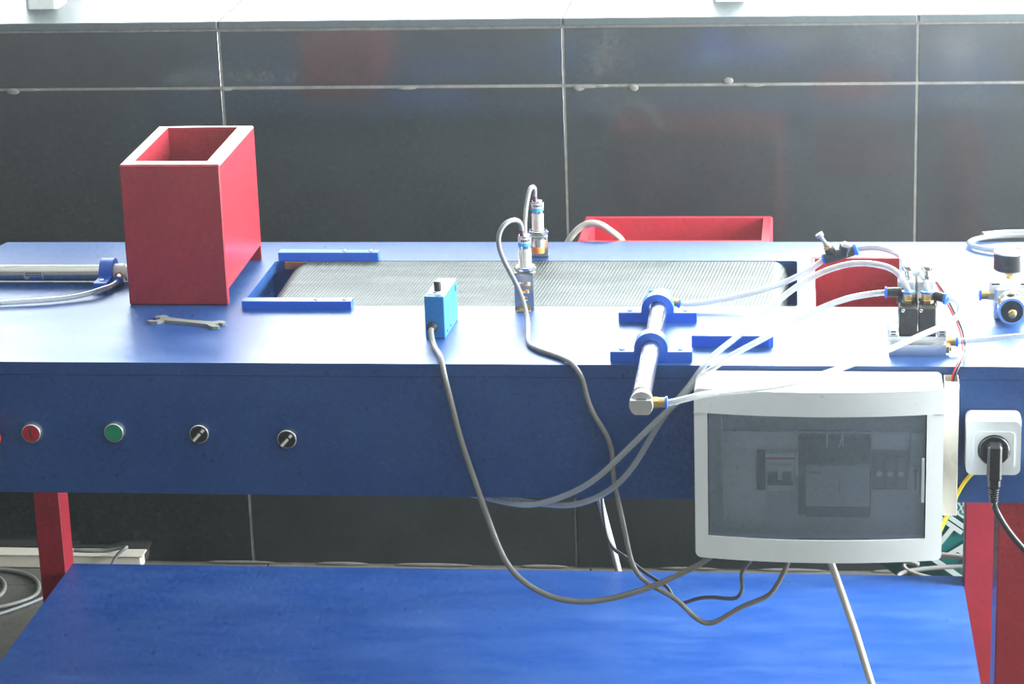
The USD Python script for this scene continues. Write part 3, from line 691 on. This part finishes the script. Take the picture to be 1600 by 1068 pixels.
# ================================================================== PUSH BUTTONS
def bezel(t, x, z, mat_=CHROME):
    part(t, 'bezel', mb(lathe([(.0152, 0), (.0152, .003), (.0140, .0085), (.0128, .0095)], (x, .0008, z), '-y', 36)) - mb(cyl(.0122, .05, (x, -.0035, z), '-y', 36)), mat_, smooth=40)
def button(x, z, col, label, mark):
    t = thing('push_button', label, 'push button', (x, -.006, z - .015), group='round push buttons on the bench front')
    bezel(t, x, z, ALU)
    c = part(t, 'cap', lathe([(.0121, 0), (.0121, .0046), (.0114, .0056)], (x, -.003, z), '-y', 32), col)
    if mark:
        part(t, 'symbol', sweep(spline([(x - .0018, -.0086, z + .007), (x + .0002, -.0086, z + .0035), (x - .0012, -.0086, z), (x + .0008, -.0086, z - .0035), (x + .0004, -.0086, z - .0072)], .001), .0012, 6), INK)
button(-.6800, .6470, REDB, 'round red push button with pale ring on the bench front', True)
button(-.5611, .6490, GREENB, 'round green push button with pale ring on the bench front', False)
def selector(x, z, label):
    t = thing('selector_switch', label, 'selector switch', (x, -.006, z - .015), group='black selector switches on the bench front')
    bezel(t, x, z)
    part(t, 'dial', lathe([(.0121, 0), (.0121, .006), (.0112, .007)], (x, -.002, z), '-y', 32), BLACK)
    a = math.radians(47)
    def rotm(b):
        b.apply_transform(trimesh.transformations.rotation_matrix(-a, (0, 1, 0))); b.apply_translation((x + .0005, 0, z)); return b
    h = part(t, 'handle', rotm(bx(-.0128, .0110, -.0128, -.0085, -.0036, .0036, .0012)), BLACK, smooth=20)
    part(h, 'pointer_line', [rotm(bx(-.0115, .0030, -.0132, -.0126, -.0019, .0019)), rotm(bx(.0058, .0108, -.0132, -.0126, -.0019, .0019))], LABELW)
    part(t, 'latch_tab', rotm(bx(-.0152, -.0118, -.0105, -.002, -.0035, .0035, .0005)), BLACK)
selector(-.4399, .6482, 'black selector switch nearer to the green push button')
selector(-.3162, .6417, 'black selector switch farther from the green push button, set slightly lower')
EX = -.7405
es = thing('emergency_stop', 'red orange mushroom stop button cut by the picture edge', 'stop button', (EX, -.012, .63))
part(es, 'mushroom_head', lathe([(.010, 0), (.0180, .004), (.0205, .010), (.019, .016), (.012, .019)], (EX, -.010, .6455), '-y', 36), REDE)
part(es, 'collar', cyl(.0120, .011, (EX, .0008, .6455), '-y', 28), BLACK)

# ================================================================== SPANNER
sp = Polygon([(-.0585, .0045), (-.050, .0105), (-.044, .0100), (-.036, .0050), (0, .0035), (.034, .0048), (.042, .0092), (.050, .0095), (.0575, .0035), (.0535, .0012), (.0475, .0032), (.0430, -.0010), (.0465, -.0050), (.0535, -.0058), (.0550, -.0082), (.0465, -.0110), (.0390, -.0085), (.033, -.0050), (0, -.0038), (-.036, -.0052), (-.043, -.0105), (-.053, -.0125), (-.0605, -.0105), (-.0575, -.0070), (-.0500, -.0075), (-.0455, -.0020), (-.0490, .0030), (-.0560, .0012)])
sp = affinity.translate(affinity.rotate(affinity.scale(sp, 1, 1.5), -15, origin=(0, 0)), -.490, .178)
SPM = mat('dull_tool_steel', (0.30, 0.31, 0.28), 0.45, metal=0.35, bump=0.05, bscale=400)
single('spanner', extr(sp.buffer(-.0006).buffer(.0006), .0042, 'xy', TZ), SPM, 'small double-ended open spanner lying in front of the red hopper', 'spanner', smooth=20)

# ================================================================== TUBES AND CABLES
def tube(name, pts, label, cat='air tube', group='clear air tubes', r=.0043, ri=.0029, mat_=None, step=.006):
    if ri: return single(name, sweep(spline(pts, step), r, 12, ri), mat_ or TUBEM, label, cat, group, smooth=True)
    return single(name, sweep(spline(pts, step), r, 10), mat_ or GREY, label, cat, group, smooth=True)
tube('clear_air_tube', [(0.2140, 0.2458, 0.7625), (0.225, 0.247, 0.7606), (0.25, 0.25, 0.762), (0.2956, 0.26, 0.7677), (0.3412, 0.27, 0.7772), (0.3822, 0.285, 0.7901), (0.4206, 0.3, 0.8110)],
     'clear tube from the belt end of the air cylinder to the flow control valve')
tube('clear_air_tube', [(0.4640, 0.3, 0.8262), (0.4720, 0.299, 0.8282), (0.4871, 0.295, 0.8310), (0.5093, 0.27, 0.8357), (0.5304, 0.22, 0.8389), (0.5463, 0.16, 0.8400), (0.5560, 0.11, 0.8382), (0.5600, 0.084, 0.8310), (0.560, 0.080, 0.8280)],
     'clear tube arching from the flow control valve down to the valve block')
tube('clear_air_tube', [(0.5345, 0.080, 0.8280), (0.5335, 0.081, 0.8330), (0.5269, 0.09, 0.8451), (0.5141, 0.1, 0.8555), (0.4926, 0.11, 0.8597), (0.4667, 0.12, 0.8586), (0.4319, 0.12, 0.8512), (0.3971, 0.11, 0.8368), (0.3453, 0.075, 0.8061), (0.3029, 0.035, 0.7785), (0.2654, -0.006, 0.7567), (0.24, -0.02, 0.7254), (0.2143, -0.03, 0.6968), (0.1833, -0.03, 0.6461), (0.1563, -0.028, 0.6033), (0.1244, -0.02, 0.5719), (0.083, -0.005, 0.5494), (0.0447, 0.02, 0.5383), (-0.0126, 0.05, 0.5335), (-0.0708, 0.08, 0.5327), (-.16, .10, .545)],
     'long drooping clear tube from the left brass fitting of the valve block')
tube('clear_air_tube', [(0.5062, 0.0888, 0.8265), (0.500, 0.088, 0.8263), (0.4664, 0.078, 0.8244), (0.4406, 0.068, 0.8200), (0.3891, 0.047, 0.8022), (0.3379, 0.018, 0.7814), (0.2956, -0.008, 0.7650), (0.2575, -0.025, 0.7409), (0.2277, -0.035, 0.7123), (0.1886, -0.038, 0.6738), (0.1443, -0.036, 0.6276), (0.1037, -0.03, 0.5896), (0.0671, -0.02, 0.5665), (0.0203, -0.002, 0.5467), (-0.0179, 0.02, 0.5413), (-0.0577, 0.05, 0.5378), (-0.1073, 0.08, 0.5352), (-.19, .10, .548)],
     'long drooping clear tube from the black elbow left of the valve block')
tube('clear_air_tube', [(0.2224, -0.205, 0.7687), (0.2264, -0.205, 0.7690), (0.2614, -0.195, 0.7745), (0.3095, -0.17, 0.7731), (0.3663, -0.145, 0.7727), (0.4236, -0.11, 0.7769), (0.4736, -0.07, 0.7832), (0.516, -0.03, 0.7879), (0.5504, 0.0, 0.7944), (0.5781, 0.022, 0.8), (0.5974, 0.035, 0.8084), (0.6033, 0.050, 0.8172), (0.5970, 0.067, 0.8212), (0.5870, 0.0757, 0.8212)],
     'clear tube from the overhanging cylinder end across the front of the valve block')
tube('clear_air_tube', [(0.6005, 0.064, 0.7645), (0.6213, 0.063, 0.7671), (0.6553, 0.06, 0.7709), (0.6893, 0.06, 0.7747), (0.76, 0.06, 0.7804), (0.86, 0.08, 0.79)],
     'clear tube running from the valve block foot past the pressure gauge')
tube('clear_air_tube', [(-0.6417, 0.3590, 0.7600), (-0.6428, 0.350, 0.7592), (-0.6460, 0.336, 0.7590), (-0.6530, 0.318, 0.7600), (-0.6813, 0.292, 0.7575), (-0.7296, 0.272, 0.7565), (-0.7794, 0.262, 0.7560), (-0.8491, 0.252, 0.7560), (-.888, .250, .7555), (-.918, .25, .741), (-.932, .25, .70), (-.935, .25, .58)],
     'clear tube lying on the bench along the steel cylinder left of the hopper')
tc = []
for i in range(120):
    a = i / 120 * 2 * math.pi * 1.3 + .6
    tc.append((.733 + (.088 + .0035 * (i / 60 % 1)) * math.cos(a), .580 + (.048 + .003 * (i / 60 % 1)) * math.sin(a), TZ + .0046 + i / 120 * .006))
single('tube_coil', sweep(np.array(tc), .0043, 10, .0029), TUBEM, 'coil of spare clear tubing lying on the bench behind the pressure gauge', 'tube coil', smooth=True)

tube('sensor_cable', [(-0.1245, 0.1055, 0.7672), (-0.1245, 0.098, 0.7655), (-0.1205, 0.08, 0.7580), (-0.1100, 0.045, 0.7552), (-0.0975, 0.004, 0.7545), (-0.0925, -0.009, 0.7400), (-0.0859, -0.010, 0.7074), (-0.0745, -0.010, 0.6525), (-0.0618, -0.012, 0.6066), (-0.047, -0.018, 0.5613), (-0.0267, -0.028, 0.5031), (-0.0053, -0.035, 0.4626), (0.03, -0.04, 0.4346), (0.0745, -0.045, 0.4222), (0.1188, -0.045, 0.4239), (0.172, -0.045, 0.4391), (0.225, -0.045, 0.4628), (0.2646, -0.045, 0.487), (.282, -.045, .5035)],
     'grey cable sagging in a wide curve from the blue box sensor to the enclosure', 'cable', 'grey sensor cables', .0040, None, GREY)
tube('sensor_cable', [(-0.0123, 0.268, 0.8650), (-0.0125, 0.267, 0.8700), (-0.0155, 0.262, 0.8790), (-0.0238, 0.25, 0.8843), (-0.0348, 0.24, 0.8794), (-0.0422, 0.235, 0.8618), (-0.0382, 0.233, 0.8376), (-0.0266, 0.230, 0.8126), (-0.0148, 0.222, 0.7912), (-0.0051, 0.205, 0.7722), (0.0048, 0.160, 0.7577), (0.0098, 0.113, 0.7545), (0.0185, 0.072, 0.7540), (0.0393, 0.044, 0.7540), (0.0667, 0.018, 0.7540), (0.0821, -0.003, 0.7525), (0.0943, -0.0095, 0.7382), (0.1016, -0.008, 0.7087), (0.1133, -0.008, 0.6773), (0.1286, -0.010, 0.6504), (0.135, -0.011, 0.6226), (0.1363, -0.014, 0.5954), (0.1437, -0.02, 0.5549), (0.1545, -0.028, 0.5009), (0.1655, -0.033, 0.4643), (0.1847, -0.035, 0.4445), (0.2196, -0.035, 0.4232), (0.2431, -0.035, 0.3996), (0.2632, -0.035, 0.3875), (0.2852, -0.035, 0.3956), (0.3161, -0.035, 0.4152), (0.3467, -0.035, 0.43), (0.3598, -0.035, 0.4474), (0.3738, -0.035, 0.4797), (.379, -.035, .5035)],
     'grey cable looping off the near cylindrical sensor and over the bench edge', 'cable', 'grey sensor cables', .0036, None, GREY)
tube('sensor_cable', [(-0.0185, 0.5045, 0.853), (-0.0183, 0.504, 0.858), (-0.0188, 0.501, 0.8668), (-0.0221, 0.494, 0.8690), (-0.0265, 0.48, 0.8560), (-0.0285, 0.455, 0.8310), (-0.0240, 0.41, 0.8050), (-0.0165, 0.35, 0.7850), (-0.0110, 0.310, 0.7720), (-.0095, .293, .7620), (-.0090, .2850, .7545)],
     'short grey cable arching off the far cylindrical sensor and down behind the near one', 'cable', 'grey sensor cables', .0036, None, GREY)
tube('branch_cable', [(0.075, 0.44, 0.47), (0.0827, 0.4, 0.4082), (0.0875, 0.38, 0.3739), (0.0981, 0.35, 0.3461), (0.1233, 0.3, 0.3461), (0.1515, 0.24, 0.351), (0.1837, 0.18, 0.3565), (0.2001, 0.14, 0.3618), (0.2076, 0.12, 0.3586), (0.2221, 0.09, 0.3629), (0.241, 0.06, 0.3812), (0.2744, 0.02, 0.4021), (0.3060, -0.02, 0.422), (0.3117, -0.03, 0.4416), (0.3112, -0.04, 0.4648), (0.3229, -0.05, 0.4871), (.330, -.05, .5035)],
     'thin dark grey cable with a sharp bend, rising into the enclosure underside', 'cable', None, .0027, None, GREYD)
tube('supply_cable', [(.4265, -.05, .5040), (0.4308, -0.05, 0.4906), (0.4404, -0.055, 0.4638), (0.4527, -0.06, 0.4285), (0.4649, -0.065, 0.3931), (0.4773, -0.07, 0.3529), (0.4897, -0.075, 0.3125), (0.5129, -0.08, 0.2336), (.53, -.08, .16), (.54, -.05, .06), (.56, .0, .006)],
     'cream cable hanging straight down from the enclosure underside', 'cable', None, .0050, None, CREAM)
tube('supply_cable', [(.1220, .665, .69), (0.1100, 0.648, 0.722), (0.1000, 0.638, 0.7476), (0.0869, 0.634, 0.7601), (0.0747, 0.635, 0.7687), (0.0612, 0.637, 0.7726), (0.0465, 0.640, 0.7702), (0.0326, 0.640, 0.7614), (0.0226, 0.640, 0.7495), (0.0136, 0.640, 0.7332), (0.0109, 0.640, 0.700), (.018, .64, .56), (.042, .64, .40), (0.059, 0.64, 0.301), (0.086, 0.64, 0.179), (.10, .64, .09), (.115, .66, .02), (.15, .70, .006)],
     'thick pale cable bowing up behind the bench beside the red bin', 'cable', None, .0056, None, CREAM)
yg = thing('earth_wire', 'yellow and green earth wire curving from the socket behind the enclosure', 'wire', (.61, -.01, .53))
ygp = spline([(0.6395, -0.008, 0.6145), (0.6365, -0.006, 0.6117), (0.6281, -0.0045, 0.6061), (0.6146, -0.0045, 0.5932), (0.6022, -0.0045, 0.5717), (0.5931, -0.006, 0.5501), (0.5831, -0.010, 0.5284), (.57, -.02, .508), (.55, -.03, .500), (.52, -.035, .4985), (.45, -.04, .4965), (.43, -.045, .5035)], .004)
part(yg, 'insulation', sweep(ygp, .0028, 10), YELW, smooth=True)
part(yg, 'green_stripe', sweep(ygp + np.array((.0012, .0008, -.0013)), .0020, 8), GRNW, smooth=True)
part(pg, 'cord', sweep(spline([(0.6477, -0.047, 0.5770), (0.6482, -0.047, 0.5720), (0.6506, -0.044, 0.5640), (0.6596, -0.04, 0.5457), (0.672, -0.04, 0.5268), (0.6939, -0.04, 0.5004), (0.7246, -0.04, 0.4665), (.78, -.04, .41)], .005), .0043, 10), BLACK, smooth=True)
for nm, mt, dx, lab in (('red_wire', REDW, 0.0, 'thin red wire from the valve block down into the wiring duct'), ('black_wire', BLACK, 0.0032, 'thin black wire from the valve block down into the wiring duct')):
    tube(nm, [(.5900, -.016, .700), (0.5905 + dx * .3, -0.016, 0.7316), (0.5926 + dx, -0.015, 0.746), (0.5989 + dx, -0.004, 0.7558), (0.6059 + dx, 0.02, 0.7585), (0.6074 + dx, 0.05, 0.7611), (0.6052 + dx, 0.085, 0.7732), (0.5953 + dx, 0.115, 0.7901), (0.5826 + dx, 0.138, 0.8098), (.5730 + dx * .5, .142, .826)],
         lab, 'wire', None, .0014, None, mt, .004)
ck = []
for i in range(140):
    a = i / 140 * 2 * math.pi * 2.3 + 2.2
    ck.append((.648 + (.098 + .006 * math.sin(a * .43)) * math.cos(a), .700 + .030 * math.sin(a * .9 + .4), .1490 + (.0135 + .003 * math.sin(a * .31)) * math.sin(a) + .00018 * i))
ck = [(.90, .72, .20), (.80, .71, .175)] + ck[10:] 
single('looped_cable', sweep(spline(ck, .008), .0038, 8), GREY, 'looped grey cable hanging in front of the green sack, below the enclosure', 'cable', smooth=True)
fc = [(-1.40, 1.00, .0045), (-1.1888, 1.015, .0045), (-1.104, 1.015, .0045), (-1.0621, 1.005, .0045), (-1.0215, 0.9785, .0045), (-0.998, 0.9348, .0045), (-0.9942, 0.897, .0045), (-1.0102, 0.8704, .0045), (-1.0436, 0.8434, .0045), (-1.1165, 0.8122, .0045), (-1.30, .76, .0045), (-1.42, .82, .0050), (-1.36, .95, .0120), (-1.20, .995, .0125), (-1.1432, .985, .0125), (-1.0857, 0.9722, .0055), (-1.0666, 0.947, .0045), (-1.0591, 0.8945, .0045), (-1.093, 0.85, .0045), (-1.19, .815, .0125), (-1.32, .835, .0060), (-1.42, .93, .0050), (-1.5, .97, .0045)]
single('floor_cable', sweep(spline(fc, .012), .0040, 8), GREY, 'grey cable lying in loose loops on the floor left of the bench leg', 'cable', smooth=True)
single('floor_cable', sweep(spline([(-1.40, .70, .004), (-1.20, .715, .004), (-1.09, 0.7658, .004), (-1.0351, 0.8154, .004), (-1.0086, 0.8447, .004), (-0.968, 0.9096, .004), (-.93, .99, .005), (-.885, 1.018, .012), (-.873, 1.022, .032), (-.855, 1.030, .046), (-.868, 1.040, .040), (-.90, 1.045, .0325), (-.96, 1.046, .0325)], .01), .0034, 8), GREYD, 'dark grey cable rising off the floor in a kink over the trunking end', 'cable', smooth=True)


# ================================================================== BEHIND AND BELOW THE BENCH
bn = thing('collecting_bin', 'open red bin hung behind the bench, only its upper rim showing', 'bin', (.19, .68, .45))
bb = mb(bx(.033, .3385, .6120, .7700, .46, .7485, .003)) - mb(bx(.0500, .3235, .6230, .7560, .468, .80))
part(bn, 'bin_body', bb, REDBIN, smooth=20)
tk = thing('cable_trunking', 'ivory plastic cable trunking on the floor along the tiled wall', 'cable trunking', (-1.6, 1.045, 0))
part(tk, 'channel', bx(-2.4, -.832, 1.032, YW - .002, .001, .0245, .001), IVORY)
part(tk, 'cover_lip', bx(-2.4, -.827, 1.030, YW - .002, .0250, .0285, .0008), IVORY)

sack = thing('sack', 'teal green printed sack leaning on the wall behind the red bench leg', 'sack', (.64, .80, 0))
W2, H2 = .15, .125
g = trimesh.creation.box((2 * W2, .09, 2 * H2)); g = g.subdivide().subdivide().subdivide().subdivide()
v = g.vertices
pill = np.clip(1 - np.abs(v[:, 0] / W2) ** 3, 0, 1) * np.clip(1 - np.abs(v[:, 2] / H2) ** 3, 0, 1)
v[:, 1] *= (.35 + .65 * pill); v[:, 1] += .006 * (meshkit.fbm(v * 18) - .5); g.vertices = v
RT = trimesh.transformations.rotation_matrix(math.radians(36), (0, 1, 0))
def sk(m):
    m = tm(m).copy(); m.apply_transform(RT); m.apply_translation((.645, .83, .185)); return m
part(sack, 'bag', sk(g), TEAL, smooth=True)
yy = -.0475
part(sack, 'print_band', sk(bx(-.075, .11, yy - .0006, yy, .034, .062)), SACKW, smooth=False)
part(sack, 'print_text', sk(text_xz('SSO', .017, -.043, yy - .0006, .0395, .0005, True)), TEAL)
part(sack, 'print_stripe', sk(bx(-.075, .11, yy - .0006, yy, .019, .027)), SACKW, smooth=False)
part(sack, 'print_text', sk(text_xz('ITA', .045, -.066, yy, -.030, .0006, True)), SACKW)
part(sack, 'print_stripe', sk(bx(-.075, .11, yy - .0006, yy, -.058, -.049)), SACKW, smooth=False)

# ------------------------------------------------------------------ thin dusty haze hanging in the back-lit room
HAZE = usdkit.material(stage, LK + 'dusty_air', {'v': ('principled_volume', {'color': (0.93, 0.97, 1.0), 'density': 0.0048, 'anisotropy': 0.89})}, [], volume='v.volume')
single('haze', bx(XL + .02, XR - .02, -2.6, YW - .03, 0.03, ZC - .05), HAZE, 'thin bright haze in the air in front of the window', 'haze', kind='stuff', smooth=False)
